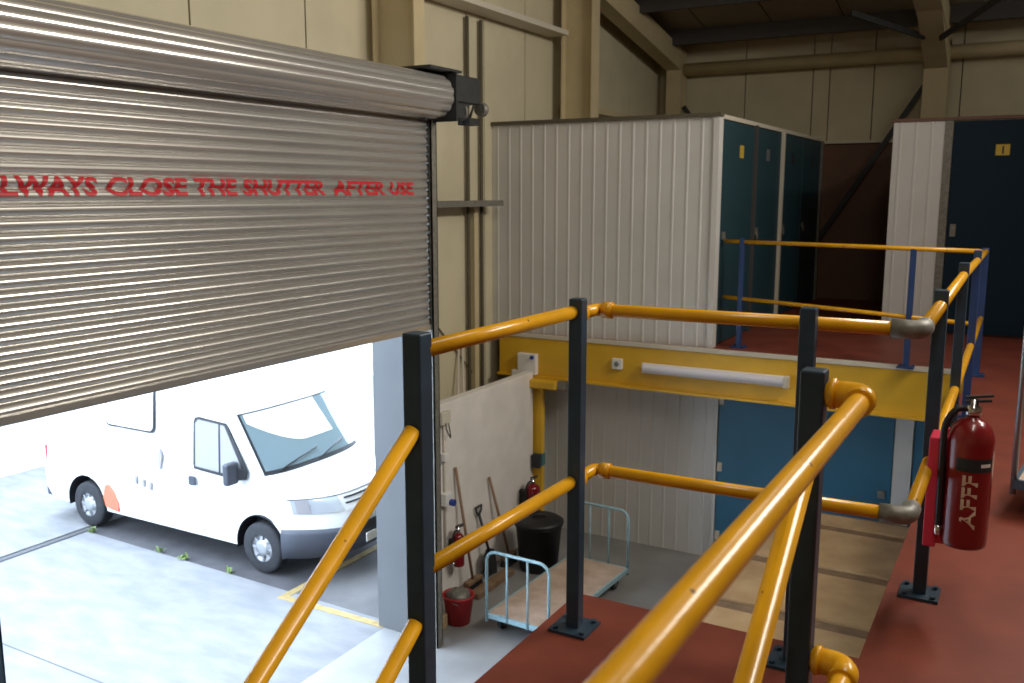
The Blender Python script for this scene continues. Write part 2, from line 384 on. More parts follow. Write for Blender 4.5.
# ================================================================== ROLLER SHUTTER
SX, PITCH, SZ0 = -4.50, 0.0725, 2.9855
def slat_x(z):
    u = ((z - SZ0) / PITCH) % 1.0
    return SX + 0.0165 * math.sin(PI * min(1, u / 0.86)) if u < 0.86 else SX - 0.012 * math.sin(PI * (u - 0.86) / 0.14)
t = thing('roller_shutter', (-4.5, 4.55, 0), 'galvanised roller shutter half open over the loading door, red warning lettering across it', 'roller shutter')
prof = []; ns = 25; nst = 10
for i in range(ns * nst + 1):
    z = SZ0 + PITCH * i / nst
    prof.append((slat_x(z), z))
mb = MB().extrude_profile(prof, 2.56, 6.50, smooth=False)
cur = mb.build('curtain', 'shutter', t)
# end locks along the right edge
mb = MB()
for i in range(ns): mb.box(SX - 0.012, SX + 0.02, 6.49, 6.51, SZ0 + PITCH * (i + .15), SZ0 + PITCH * (i + .85))
mb.build('end_lock', 'dark_metal', cur)
mb = MB().extrude_profile([(SX - 0.02, 2.95), (SX + 0.024, 2.95), (SX + 0.024, 2.995), (SX + 0.010, 3.005), (SX + 0.010, 3.033), (SX - 0.008, 3.033)], 2.56, 6.50, True)
br = mb.build('bottom_rail', 'shutter', t)
# the rolled up coil, stepped where the slats overlap
prof = []
n = 120
for i in range(n):
    a = 2 * PI * i / n
    r = 0.172 + 0.010 * abs(math.sin(a * 7))
    prof.append((-4.415 + r * math.cos(a), 4.905 + r * math.sin(a)))
mb = MB().extrude_profile(prof, 2.50, 6.53, True, smooth=False)
mb.build('coil', 'shutter', t)
# guides
for y0 in (6.505, 2.475):
    MB().box(-4.545, -4.455, y0, y0 + 0.012, 0, 4.72).box(-4.545, -4.533, y0, y0 + 0.085, 0, 4.72).box(-4.467, -4.455, y0, y0 + 0.085, 0, 4.72).box(-4.545, -4.455, y0 + 0.075, y0 + 0.085, 0, 4.72).build('guide', 'galv' if y0 > 5 else 'trolley_frame', t)
# end bracket and drive
mb = MB().box(-4.62, -4.22, 6.54, 6.56, 4.70, 5.09).box(-4.75, -4.24, 6.20, 6.66, 5.095, 5.115).box(-4.56,-4.30,6.56,6.85,4.74,4.90)
mb.build('end_bracket', 'dark_metal', t)
mb = MB().box(-4.54, -4.28, 6.56, 7.02, 4.87, 5.09).lathe((-4.41, 6.64, 4.83), [(0.09, 0), (0.09, 0.12), (0.05, 0.14), (0.05, 0.30)], 'y', 20)
mo = mb.build('drive_motor', 'dark_metal', t, bevel=0.008)
MB().lathe((-4.36, 6.80, 4.80), [(0.075, 0), (0.075, 0.03)], 'y', 20).build('chain_wheel', 'galv', mo)
MB().lathe((-4.33, 7.08, 4.84), [(0.055, 0), (0.062, 0.06), (0.04, 0.10)], 'y', 16).build('brake_housing', 'galv', mo)
MB().box(-4.46, -4.34, 6.93, 7.10, 4.70, 4.76).tube([(-4.38, 7.0, 4.76), (-4.37, 7.07, 4.9), (-4.4, 6.95, 4.98)], 0.012, 6).build('cable_tray', 'dark_metal', mo)
# lettering follows the slats
def text_y(px, py=187):          # where a line of sight meets the curtain
    p, q = math.radians(9.2), math.radians(29.47)
    fw = Vector((-math.sin(q) * math.cos(p), math.cos(q) * math.cos(p), -math.sin(p)))
    ri = Vector((math.cos(q), math.sin(q), 0)); d = fw + ri * (px - 512) / 920 - ri.cross(fw) * (py - 341.5) / 920
    return d.y * (-4.49 / d.x)
words_ = (('ALWAYS', text_y(-24), text_y(97)), ('CLOSE', text_y(107), text_y(187)), ('THE', text_y(194), text_y(236.5)),
          ('SHUTTER', text_y(243), text_y(325)), ('AFTER', text_y(333), text_y(385)), ('USE', text_y(390), text_y(413)))
for wd, ya, yb in words_:
    bm = text_bm(wd, 0.145, 0.0055)
    xa = min(v.co.x for v in bm.verts); xb = max(v.co.x for v in bm.verts)
    ymin = min(v.co.y for v in bm.verts); ymax = max(v.co.y for v in bm.verts)
    for v in bm.verts:
        v.co = Vector((0, ya + (v.co.x - xa) / (xb - xa) * (yb - ya), 4.100 + (v.co.y - ymin) / (ymax - ymin) * 0.106))
    for i in range(0, 32):
        zc = 4.08 + i * PITCH / 16
        bmesh.ops.bisect_plane(bm, geom=list(bm.verts) + list(bm.edges) + list(bm.faces), plane_co=(0, 0, zc), plane_no=(0, 0, 1))
    for v in bm.verts: v.co.x = slat_x(v.co.z) + 0.0025
    mb = MB(); mb.bm.free(); mb.bm = bm; mb.build('lettering', 'lettering', cur)

# ================================================================== GUARD RAILS
def bplate(mb, x, y, s=0.076):
    mb.box(x - s, x + s, y - s, y + s, MZ, MZ + 0.012)
def post(t, x, y, ztop, m='navy', w=0.026, plate=True, z0=MZ):
    p = MB().box(x - w, x + w, y - w, y + w, z0, ztop).build('post', m, t, bevel=0.005)
    if plate:
        mb = MB(); bplate(mb, x, y)
        for sx in (-1, 1):
            for sy in (-1, 1): mb.lathe((x + sx * 0.055, y + sy * 0.055, MZ + 0.012), [(0.011, 0), (0.011, 0.012)], 'z', 8)
        mb.build('base_plate', m, p)
    return p
RT, RM, PT = MZ + 1.222, MZ + 0.585, MZ + 1.272
RR = 0.0245
# landing, left side
t = thing('guard_rail', (-1.43, 2.5, MZ), 'yellow railing with two dark posts on the outer edge of the landing', 'railing', 'yellow guard rails')
post(t, -1.452, 2.04, PT, w=0.030); post(t, -1.420, 3.0, PT)
MB().tube([(-1.445, 2.06, RT), (-1.432, 2.975, RT)], RR, 16).build('top_rail', 'yellow', t)
MB().tube([(-1.445, 2.06, RM), (-1.432, 2.975, RM)], RR, 16).build('mid_rail', 'yellow', t)
# landing, far side
t = thing('guard_rail', (-0.9, 3.22, MZ), 'yellow railing across the far edge of the landing with one dark post', 'railing', 'yellow guard rails')
post(t, -0.635, 3.14, PT)
for nm, z in (('top_rail', RT - 0.012), ('mid_rail', RM - 0.005)):
    a = [Vector((-1.432, 3.03, z)), Vector((-1.432, 3.15, z))] + arc((-1.407, 3.165, z), 0.025, PI, PI / 2, (1, 0, 0), (0, 1, 0), 6)[1:]
    rail = MB().tube(a + [Vector((-1.2, 3.19, z)), Vector((-0.33, 3.215, z))], RR * 0.98, 16).build(nm, 'yellow', t)
    MB().lathe((-1.432, 3.026, z), [(0.034, 0), (0.034, 0.03)], 'y', 16).build('flange', 'yellow', rail)
    MB().tube([(-1.405, 3.19, z), (-1.365, 3.19, z)], 0.031, 16).build('elbow_collar', 'yellow', rail)
    e = [Vector((-0.385, 3.214, z)), Vector((-0.335, 3.215, z))] + arc((-0.335, 3.255, z), 0.04, -PI / 2, 0, (1, 0, 0), (0, 1, 0), 6)[1:] + [Vector((-0.295, 3.31, z))]
    MB().tube(e, 0.032, 16).build('elbow', 'galv', rail)
# right walkway
def rx(y): return -0.293 - (y - 3.3) * 0.0125
t = thing('guard_rail', (-0.33, 6.2, MZ), 'long yellow railing on the right walkway running back behind the extinguisher', 'railing', 'yellow guard rails')
post(t, rx(3.98), 3.98, PT); post(t, rx(5.6), 5.6, PT)
post(t, rx(7.4), 7.4, PT - 0.03, 'blue_post')
MB().tube([(rx(3.30), 3.30, RT - 0.012), (rx(5.6), 5.6, RT - 0.02), (rx(9.22), 9.22, 3.60)], RR, 16).build('top_rail', 'yellow', t)
MB().tube([(rx(3.30), 3.30, RM - 0.005), (rx(5.6), 5.6, RM - 0.02), (rx(9.22), 9.22, 3.0)], RR, 16).build('mid_rail', 'yellow', t)
# beside the viewer
t = thing('guard_rail', (-0.36, 1.3, MZ), 'thick yellow railing nearest the viewer ending at a dark post', 'railing', 'yellow guard rails')
post(t, -0.392, 2.03, PT)
for nm, z in (('top_rail', RT), ('bottom_rail', RM + 0.02)):
    a = [Vector((-0.37, 2.03, z)), Vector((-0.328, 2.03, z))] + arc((-0.328, 1.99, z), 0.04, PI / 2, 0, (1, 0, 0), (0, 1, 0), 6)[1:]
    rail = MB().tube(a + [Vector((-0.288, -3.2, z))], 0.0225, 20).build(nm, 'yellow', t)
    e = [Vector((-0.362, 2.03, z)), Vector((-0.325, 2.03, z))] + arc((-0.325, 1.993, z), 0.037, PI / 2, 0, (1, 0, 0), (0, 1, 0), 6)[1:] + [Vector((-0.288, 1.955, z))]
    el = MB().tube(e, 0.030, 20).build('elbow', 'yellow', rail)
    MB().tube([(-0.357, 2.03, z), (-0.345, 2.03, z)], 0.034, 20).build('collar', 'yellow', rail)
post(t, -0.392, -1.2, PT)
# far upper floor
t = thing('guard_rail', (-1.6, 9.7, MZ), 'thin yellow railing with bright blue posts in front of the far storage doors', 'railing', 'yellow guard rails')
def fy(x): return 9.24 - (x + 0.37) * 0.21
post(t, -2.69, fy(-2.69), 3.64, 'blue_post'); post(t, -0.975, fy(-0.975), 3.60, 'blue_post')
post(t, -0.372, 9.26, 3.63, 'blue_post', 0.03)
MB().tube([(-2.89, fy(-2.89), 3.605), (-0.372, 9.24, 3.60)], 0.021, 12).build('top_rail', 'yellow', t)
MB().tube([(-2.89, fy(-2.89), 3.005), (-0.372, 9.24, 2.94)], 0.021, 12).build('mid_rail', 'yellow', t)
# stair handrails, falling away toward -y
SLP = 0.715
def stair_rail(name_label, x, pts):
    t = thing('stair_handrail', (x, 1.5, MZ), name_label, 'railing', 'sloping stair handrails')
    for nm, y0, z0 in pts:
        y1 = y0 - 2.6
        MB().tube([(x, y0, z0), (x, y1, z0 - (y0 - y1) * SLP)], 0.024, 16).build(nm, 'yellow', t)
    return t
t = stair_rail('yellow stair handrail dropping to the lower left from the tall dark post', -1.452, (('top_rail', 2.012, 3.47), ('mid_rail', 2.012, 2.905)))
t2 = stair_rail('steep yellow stair handrail below the thick near railing', -0.392, (('top_rail', 2.0, 3.55),))
# staircase under the handrails
t = thing('staircase', (-0.92, 1.0, 0), 'steel staircase with red treads descending from the landing', 'staircase')
for k in range(11):
    z = MZ - 0.205 * (k + 1); y = 2.0 - 0.285 * (k + 1)
    MB().box(-1.38, -0.45, y, y + 0.30, z - 0.04, z).build('tread', 'red_floor', t)
for x in (-1.42, -0.44):
    MB().beam((x, 2.0, MZ - 0.15), (x, 2.0 - 3.30, MZ - 0.15 - 3.30 * 0.719), 0.03, 0.22).build('stringer', 'navy', t)

# ================================================================== CHIPBOARD DECK below the landing
ZB = 1.0
t = thing('timber_platform', (-1.1, 7.2, 0), 'low platform topped with tan chipboard sheets on the ground floor', 'platform')
ys = [5.35, 6.62, 7.64, 8.70, 9.14]
for a, b in zip(ys, ys[1:]):
    MB().box(-2.03, 0.35, a + 0.085, b - 0.085, ZB - 0.025, ZB).build('chipboard_sheet', 'ply', t, bevel=0.004)
for y in (5.40, 6.60, 7.62, 8.68, 9.03):
    MB().box(-2.02, 0.34, y - 0.13, y + 0.13, ZB - 0.13, ZB - 0.026).build('joist', 'timber', t)
for x in (-1.97, -0.85, 0.29):
    for y in (5.42, 7.62, 9.02): MB().box(x - 0.045, x + 0.045, y - 0.045, y + 0.045, 0, ZB - 0.13).build('leg', 'timber', t)

# ================================================================== FIRE EXTINGUISHERS
def extinguisher(x, y, z, h, r, facing, label, kind='full', lettering=None, side=1):
    t = thing('fire_extinguisher', (x, y, z), label, 'fire extinguisher')
    b = MB().lathe((x, y, z), [(r * .90, 0), (r * .97, 0.006), (r * .99, .02), (r, .035), (r, h * .80), (r * .96, h * .85), (r * .82, h * .91), (r * .55, h * .955), (r * .30, h * .975), (r * .26, h)], 'z', 32).build('body', 'ext_red', t)
    def onsurf(ang, rr, zz): return Vector((x + rr * math.cos(ang), y + rr * math.sin(ang), zz))
    # dark label band
    mb = MB(); n = 12; w0, w1 = facing - 0.55, facing + 1.15
    za, zb = z + h * .60, z + h * .70
    ring0 = [mb.bm.verts.new(onsurf(w0 + (w1 - w0) * i / n, r + .0012, za)) for i in range(n + 1)]
    ring1 = [mb.bm.verts.new(onsurf(w0 + (w1 - w0) * i / n, r + .0012, zb)) for i in range(n + 1)]
    for i in range(n): mb.bm.faces.new((ring0[i], ring0[i + 1], ring1[i + 1], ring1[i]))
    lb = mb.build('label_band', 'label_dark', b)
    if lettering:
        mb = MB(); n = 4; c0, c1 = facing + .5, facing + 1.0
        q0 = [mb.bm.verts.new(onsurf(c0 + (c1 - c0) * i / n, r + .002, z + h * .638)) for i in range(n + 1)]
        q1 = [mb.bm.verts.new(onsurf(c0 + (c1 - c0) * i / n, r + .002, z + h * .664)) for i in range(n + 1)]
        for i in range(n): mb.bm.faces.new((q0[i], q0[i + 1], q1[i + 1], q1[i]))
        mb.build('label_mark', 'white', b)
        bm = text_bm(lettering, 0.072, 0.0025)
        xm = max(v.co.x for v in bm.verts); ym = max(v.co.y for v in bm.verts)
        for v in bm.verts:
            zz = z + h * .175 + v.co.x / xm * h * .40; an = facing + 0.40 - v.co.y / r
            v.co = onsurf(an, r + .0016, zz)
        mb = MB(); mb.bm.free(); mb.bm = bm; mb.build('lettering', 'cream_print', b)
    v = MB().lathe((x, y, z + h), [(r * .28, -0.004), (r * .34, 0.0), (r * .34, .03), (r * .2, .035), (r * .2, .06)], 'z', 16).build('valve', 'chrome', t)
    ta = facing + PI / 2 * side
    d = Vector((math.cos(ta), math.sin(ta), 0)); c = Vector((x, y, z + h + .046))
    MB().beam(c - d * .03, c + d * .06 + Vector((0, 0, .012)), 0.018, 0.008).build('carry_handle', 'dark_metal', v)
    MB().beam(c - d * .03 + Vector((0, 0, .017)), c + d * .065 + Vector((0, 0, .032)), 0.018, 0.008).build('lever', 'dark_metal', v)
    hd = Vector((math.cos(facing - 1.25 * side), math.sin(facing - 1.25 * side), 0))
    base = Vector((x, y, 0))
    pts = [base + hd * .02 + Vector((0, 0, z + h + .02)), base + hd * r * .7 + Vector((0, 0, z + h + .018)), base + hd * (r + .012) + Vector((0, 0, z + h * .92)), base + hd * (r + .016) + Vector((0, 0, z + h * .72)), base + hd * (r + .014) + Vector((0, 0, z + h * .40)), base + hd * (r + .012) + Vector((0, 0, z + h * .12))]
    sm = []
    for i in range(len(pts) - 1):
        p0 = pts[max(i - 1, 0)]; p1 = pts[i]; p2 = pts[i + 1]; p3 = pts[min(i + 2, len(pts) - 1)]
        for k in range(4):
            u = k / 4
            sm.append(0.5 * ((2 * p1) + (p2 - p0) * u + (2 * p0 - 5 * p1 + 4 * p2 - p3) * u * u + (3 * p1 - p0 - 3 * p2 + p3) * u ** 3))
    sm.append(pts[-1])
    ho = MB().tube(sm, 0.0125, 10).build('hose', 'black', t)
    e = sm[-1]
    MB().lathe((e.x, e.y, e.z - 0.03), [(.009, 0), (.014, .005), (.014, .04)], 'z', 12).build('nozzle', 'chrome', ho)
    return t
t = extinguisher(-0.150, 3.82, 2.775, 0.515, 0.083, math.atan2(-3.82, 0.15), 'large red fire extinguisher with AFFF lettering hanging on the right walkway railing', lettering='AFFF')
MB().box(-0.262, -0.10, 3.925, 3.945, 2.72, 3.20).box(-0.30, -0.20, 3.935, 3.953, 2.95, 3.0).build('mounting_plate', 'plate_red', t, bevel=0.006)
MB().box(-0.292, -0.245, 3.79, 3.93, 2.75, 3.19).build('side_cheek', 'plate_red', t, bevel=0.006)
t = extinguisher(-4.90, 7.55, 0.33, 0.36, 0.062, -0.5, 'small red fire extinguisher hung on the white dado wall behind the red bucket')
MB().box(-5.01, -4.955, 7.52, 7.58, 0.42, 0.60).build('wall_bracket', 'dark_metal', t)
t = extinguisher(-4.84, 9.05, 0.42, 0.38, 0.088, -0.6, 'red fire extinguisher on the wall above the black bin')
MB().box(-5.01, -4.91, 9.02, 9.08, 0.52, 0.70).build('wall_bracket', 'dark_metal', t)

# ================================================================== PLATFORM TROLLEYS
def trolley(loc, rot, L, W, zd, hh, tube_m, label, far_handle=True, bars=True, group='platform trolleys'):
    R_ = Matrix.Rotation(rot, 3, 'Z'); o = Vector(loc)
    def T(x, y, z): return R_ @ Vector((x, y, z)) + o
    t = thing('platform_trolley', loc, label, 'trolley', group)
    X, Y, Z = R_ @ Vector((1, 0, 0)), R_ @ Vector((0, 1, 0)), Vector((0, 0, 1))
    MB().obox(T(0, L / 2, zd - .012), X * (W / 2 - .02), Y * (L / 2 - .02), Z * .012).build('deck', 'deck', t, bevel=.003)
    fm = MB()
    for sx in (-1, 1): fm.obox(T(sx * (W / 2 - .01), L / 2, zd - .025), X * .012, Y * L / 2, Z * .024)
    for y in (0.012, L - .012): fm.obox(T(0, y, zd - .025), X * W / 2, Y * .012, Z * .024)
    for y in (L * .33, L * .66): fm.obox(T(0, y, zd - .04), X * (W / 2 - .02), Y * .02, Z * .015)
    fm.build('frame', 'trolley_frame' if not bars else 'pale_blue', t)
    for y in ([0.0, L] if far_handle else [0.0]):
        w = W / 2 - .014; rc = .10
        pts = [T(-w, y, zd - .08), T(-w, y, zd + hh - rc)] + [T(-w + rc - rc * math.cos(a), y, zd + hh - rc + rc * math.sin(a)) for a in [PI / 2 * i / 6 for i in range(1, 7)]]
        pts += [T(w - rc + rc * math.sin(a), y, zd + hh - rc + rc * math.cos(a)) for a in [PI / 2 * i / 6 for i in range(0, 7)]] + [T(w, y, zd - .08)]
        hdl = MB().tube(pts, .0155, 10).build('handle', tube_m if y == 0 else 'pale_blue', t)
        if bars:
            for bx in (-w / 3, w / 3): MB().tube([T(bx, y, zd - .05), T(bx, y, zd + hh)], .012, 8).build('upright', tube_m, hdl)
    for sx in (-1, 1):
        for y in (.16, L - .16):
            c = T(sx * (W / 2 - .09), y, 0)
            rr = (zd - .075) / 2
            wh = MB()
            ring = []
            wh.tube([c + Vector((0, 0, rr)) - X * .018, c + Vector((0, 0, rr)) + X * .018], rr, 16)
            wl = wh.build('caster', 'rubber', t)
            MB().obox(c + Vector((0, 0, zd - .06)), X * .03, Y * .03, Z * .012).obox(c + Vector((0, 0, rr * 1.3)) + X * .024, X * .003, Y * .02, Z * rr * .75).obox(c + Vector((0, 0, rr * 1.3)) - X * .024, X * .003, Y * .02, Z * rr * .75).build('caster_fork', 'galv', wl)
    return t
trolley((-3.89, 6.98, 0), math.radians(-2.5), 1.68, 0.70, 0.20, 0.62, 'pale_blue', 'pale blue platform trolley with plywood deck parked on the ground floor by the white wall')
trolley((0.04, 5.52, MZ), math.radians(-97), 1.2, 0.62, 0.20, 0.85, 'grey_tube', 'platform trolley at the right photo edge standing on the red upper floor', far_handle=False, bars=False)

# ================================================================== THINGS ALONG THE WHITE WALL
t = thing('broom', (-4.86, 7.75, 0), 'long wooden handled broom leaning on the white dado wall behind the bucket', 'broom')
MB().tube([(-4.85, 7.75, 0.10), (-4.975, 7.63, 1.34)], 0.016, 10).build('handle', 'handle_wood', t)
hd = MB().box(-4.89, -4.82, 7.62, 7.90, 0.075, 0.12).build('head', 'timber', t, bevel=.008)
MB().extrude_profile([(-4.90, 0.0), (-4.81, 0.0), (-4.83, 0.075), (-4.88, 0.075)], 7.62, 7.90, True).build('bristles', 'black', hd)
t = thing('broom', (-4.86, 8.52, 0), 'second broom with a wooden handle leaning on the white wall beside the black bin', 'broom')
MB().tube([(-4.85, 8.52, 0.10), (-4.975, 8.30, 1.05)], 0.016, 10).build('handle', 'handle_wood', t)
hd = MB().box(-4.89, -4.82, 8.40, 8.64, 0.075, 0.12).build('head', 'timber', t, bevel=.008)
MB().extrude_profile([(-4.90, 0.0), (-4.81, 0.0), (-4.83, 0.075), (-4.88, 0.075)], 8.40, 8.64, True).build('bristles', 'dark_metal', hd)
t = thing('shovel', (-4.86, 8.14, 0), 'dark D-handled shovel standing against the white wall between the two brooms', 'shovel')
MB().tube([(-4.88, 8.13, 0.28), (-4.965, 8.07, 0.70)], 0.016, 10).build('shaft', 'dark_metal', t)
c = Vector((-4.968, 8.065, 0.745))
MB().tube([c + Vector((0, 0.0, -0.05)), c + Vector((0, -0.045, -0.01)), c + Vector((0, -0.055, 0.05)), c + Vector((0, 0.055, 0.05)), c + Vector((0, 0.045, -0.01)), c + Vector((0, 0.0, -0.05))], 0.013, 8).build('grip', 'dark_metal', t)
mb = MB()
A = [(-.11, .0), (-.12, .12), (-.11, .26), (-.03, .30), (.03, .30), (.11, .26), (.12, .12), (.11, 0), (.0, -.0)]
f0 = [mb.bm.verts.new((-4.845 - .02 * (1 - (a / .12) ** 2) - b * .13, 8.14 + a, 0.004 + b)) for a, b in A]
f1 = [mb.bm.verts.new((v.co.x - .006, v.co.y, v.co.z)) for v in f0]
mb.bm.faces.new(f0); mb.bm.faces.new(list(reversed(f1)))
for i in range(len(A)): mb.bm.faces.new((f0[i], f0[(i + 1) % len(A)], f1[(i + 1) % len(A)], f1[i]))
mb.build('blade', 'dark_metal', t)

t = thing('bucket', (-4.58, 7.05, 0), 'bright red bucket standing on the floor beside the door post', 'bucket')
MB().lathe((-4.58, 7.05, 0), [(.105, 0), (.112, .004), (.150, .27), (.158, .275), (.158, .29), (.145, .29), (.108, .015)], 'z', 28, cap=True).build('body', 'bucket_red', t)
MB().tube(arc((-4.58, 7.05, .275), .155, 0.25, PI - .25, (0, 1, 0), (0.75, 0, -.4), 12), .005, 6).build('bail', 'galv', t)
t = thing('cleaning_cloth', (-4.585, 7.05, 0.22), 'dark grey-green rag bundled in the top of the red bucket', 'cloth')
mb = MB()
mb.lathe((-4.585, 7.05, 0.18), [(.06, 0), (.10, .03), (.118, .08), (.11, .12), (.07, .15), (.02, .16)], 'z', 18)
for v in mb.bm.verts:
    v.co += Vector((random.uniform(-.012, .012), random.uniform(-.012, .012), random.uniform(-.018, .018)))
mb.build('rag', 'galv', t)
b = MB().box(-4.80, -4.62, 6.78, 6.92, 0, 0.13).build('cardboard_box', 'tan', origin=(-4.71, 6.85, 0), bevel=.004)
tag(b, 'small tan cardboard box on the floor against the door post', 'box')

t = thing('waste_bin', (-4.52, 8.60, 0), 'black plastic bin between the white wall and the trolley', 'bin')
MB().lathe((-4.52, 8.60, 0), [(.20, 0), (.21, .01), (.255, .50), (.27, .505), (.27, .54)], 'z', 32).build('body', 'black', t)
ld = MB().lathe((-4.52, 8.60, .54), [(.278, -.01), (.278, .012), (.24, .035), (.10, .05), (.0 + .03, .052)], 'z', 32).build('lid', 'black', t)
MB().tube([(-4.58, 8.55, .588), (-4.55, 8.57, .615), (-4.49, 8.62, .615), (-4.46, 8.65, .588)], .012, 8).build('lid_grip', 'dark_metal', ld)
b = MB().box(-4.78, -4.66, 7.55, 8.30, 0, 0.06).build('timber_plank', 'timber', origin=(-4.72, 7.9, 0), bevel=.004)
tag(b, 'dark timber plank lying on the floor in front of the brooms', 'plank')

# electrics on the wall
t = thing('conduit_run', (-4.98, 7.45, 1.2), 'pale electrical conduit with blue socket on the white wall next to the door post', 'electrical fitting')
MB().tube([(-4.985, 7.44, 0.35), (-4.985, 7.44, 1.97)], .013, 8).build('conduit', 'pale_pipe', t)
MB().box(-4.998, -4.93, 7.38, 7.50, 1.00, 1.13).build('socket_box', 'white', t, bevel=.006)
MB().lathe((-4.93, 7.46, 1.03), [(.03, 0), (.034, .01), (.034, .05)], 'x', 14).build('blue_socket', 'plug_blue', t)
MB().box(-4.998, -4.95, 7.40, 7.48, 1.46, 1.54).build('junction_box', 'white', t, bevel=.005)
MB().tube([(-4.97, 7.44, 1.90), (-4.93, 7.40, 1.80), (-4.92, 7.46, 1.70), (-4.96, 7.52, 1.72), (-4.97, 7.50, 1.85)], .006, 6).build('cable', 'dark_metal', t)
MB().box(-4.998, -4.95, 7.36, 7.52, 1.84, 1.97).build('isolator', 'offwhite', t, bevel=.006)
for i, (y, m, lab) in enumerate(((8.93, 'seam', 'thin dark vertical pipe on the cream cladding left of the corrugated wall'), (9.22, 'seam', 'thin dark vertical pipe in the corner next to the corrugated wall'))):
    b = MB().tube([(-5.615, y, 0), (-5.615, y, 6.03)], .022, 10).build('wall_pipe', m, origin=(-5.615, y, 0))
    tag(b, lab, 'pipe', 'vertical wall pipes')
b = MB().box(CX, -5.58, 9.0, 9.09, 0, 3.95).build('wall_channel', 'cream_steel', origin=(-5.62, 9.05, 0))
tag(b, 'cream steel channel standing behind the dado between the two dark pipes', 'channel')
for i, (y0, y1, lab) in enumerate(((8.20, 8.74, 'pale plastic pipe leaning behind the white dado, nearer the door'), (8.42, 8.82, 'pale plastic pipe leaning behind the white dado, nearer the yellow beam'))):
    b = MB().tube([(-5.35, y0, 0.0), (-5.64, y1, 2.42)], .014, 8).build('plastic_pipe', 'pale_pipe', origin=(-5.35, y0, 0))
    tag(b, lab, 'pipe', 'pale loose pipes')
b = MB().tube([(-5.64, 7.6, 3.30), (-5.64, 8.05, 2.90), (-5.64, 8.7, 2.32), (-5.62, 9.15, 1.9)], .008, 6).build('cable', 'seam', origin=(-5.64, 8.05, 2.9))
tag(b, 'thin dark cable slung diagonally across the cream cladding beside the shutter', 'cable')

# on the beam
t = thing('strip_light', (-2.87, 9.40, 2.2), 'long white fluorescent batten light fixed to the yellow beam', 'light')
MB().box(-3.66, -2.08, 9.38, 9.43, 2.155, 2.265).build('body', 'white', t, bevel=.006)
MB().extrude_profile([(9.38, 2.16), (9.35, 2.17), (9.335, 2.20), (9.335, 2.225), (9.35, 2.25), (9.38, 2.26)], -3.64, -2.11, True, ax='x').build('diffuser', 'tube_glow', t)
MB().box(-2.11, -2.06, 9.33, 9.43, 2.15, 2.27).build('end_cap', 'offwhite', t, bevel=.006)
t = thing('control_box', (-5.10, 9.40, 2.13), 'white control box with one blue button at the left end of the yellow beam', 'box')
MB().box(-5.22, -4.97, 9.36, 9.43, 2.0, 2.25).build('case', 'white', t, bevel=.01)
MB().lathe((-5.02, 9.36, 2.21), [(.022, -.018), (.025, 0)], 'y', 14).build('button', 'plug_blue', t)
t = thing('call_point', (-3.96, 9.41, 2.22), 'small square white alarm box with round centre on the yellow beam', 'alarm')
MB().box(-4.02, -3.90, 9.385, 9.43, 2.165, 2.285).build('case', 'white', t, bevel=.008)
MB().lathe((-3.96, 9.385, 2.225), [(.026, -.008), (.03, 0)], 'y', 16).build('centre', 'grey_tube', t)
t = thing('reflective_band', (-5.0, 9.39, 0.98), 'teal tape band wrapped around the yellow column', 'tape')
MB().box(-5.065, -4.895, 9.392, 9.475, 0.90, 1.05).build('tape', 'teal', t)
b = MB().box(-5.20, -5.10, 9.30, 9.355, 0.90, 1.06).build('switch_box', 'dark_metal', origin=(-5.15, 9.33, 0.9), bevel=.005)
b.location.x += 0.22; b.location.y -= 0.02
tag(b, 'small dark switch box on the end of the white wall beside the yellow column', 'switch')

# ================================================================== VAN
YC, HW = 7.78, 0.835
PROF = [(-6.24, .26, .50), (-6.15, .38, .56), (-6.13, .56, .58), (-6.18, .72, .56), (-6.25, .86, .52), (-6.38, .965, .42), (-6.64, 1.04, .28), (-6.90, 1.10, .15),
        (-7.42, 1.735, .06), (-7.60, 1.90, .03), (-7.95, 2.02, .0), (-8.6, 2.06, 0), (-10.45, 2.05, 0), (-10.68, 1.98, 0), (-10.76, 1.7, 0), (-10.78, .9, 0), (-10.76, .42, 0), (-10.68, .26, 0)]
def halfw(z):
    if z < .3: return HW - .03
    if z < 1.05: return HW
    return HW - (z - 1.05) * 0.095
def vp(s, t, off=0.0):
    i = min(int(s), len(PROF) - 2); u = s - i
    a, b = PROF[i], PROF[i + 1]
    x, z, bl = (a[k] + (b[k] - a[k]) * u for k in range(3))
    # rounded top edges
    drop = 0.05 * max(0, abs(t) - .8) / .2 if z > 1.9 else 0
    p = Vector((x - bl * abs(t) ** 3.2, YC + halfw(z) * t, z - drop))
    if off:
        e = 1e-3
        du = vp(min(s + e, len(PROF) - 1), t) - vp(s - e if s > e else s, t); dv = vp(s, min(t + e, 1)) - vp(s, max(t - e, -1))
        p = p + dv.cross(du).normalized() * -off if dv.cross(du).x < 0 and False else p + (du.cross(dv).normalized() * off if du.cross(dv).dot(Vector((1, 0, .5))) > 0 else dv.cross(du).normalized() * off)
    return p
van = thing('van', (-8.4, YC, 0), 'white panel van with grey bumper parked in the yard outside the shutter', 'van')
mb = MB(); NT = 16
grid = [[mb.bm.verts.new(vp(i, -1 + 2 * j / NT)) for j in range(NT + 1)] for i in range(len(PROF))]
for i in range(len(PROF)):
    k = (i + 1) % len(PROF)
    for j in range(NT):
        f = mb.bm.faces.new((grid[i][j], grid[i][j + 1], grid[k][j + 1], grid[k][j])); f.smooth = 6 < i < 14 or i < 5
sides = []
for j in (0, NT):
    f = mb.bm.faces.new([g[j] for g in grid]); sides.append(f)
bmesh.ops.triangulate(mb.bm, faces=sides)
bmesh.ops.recalc_face_normals(mb.bm, faces=mb.bm.faces)
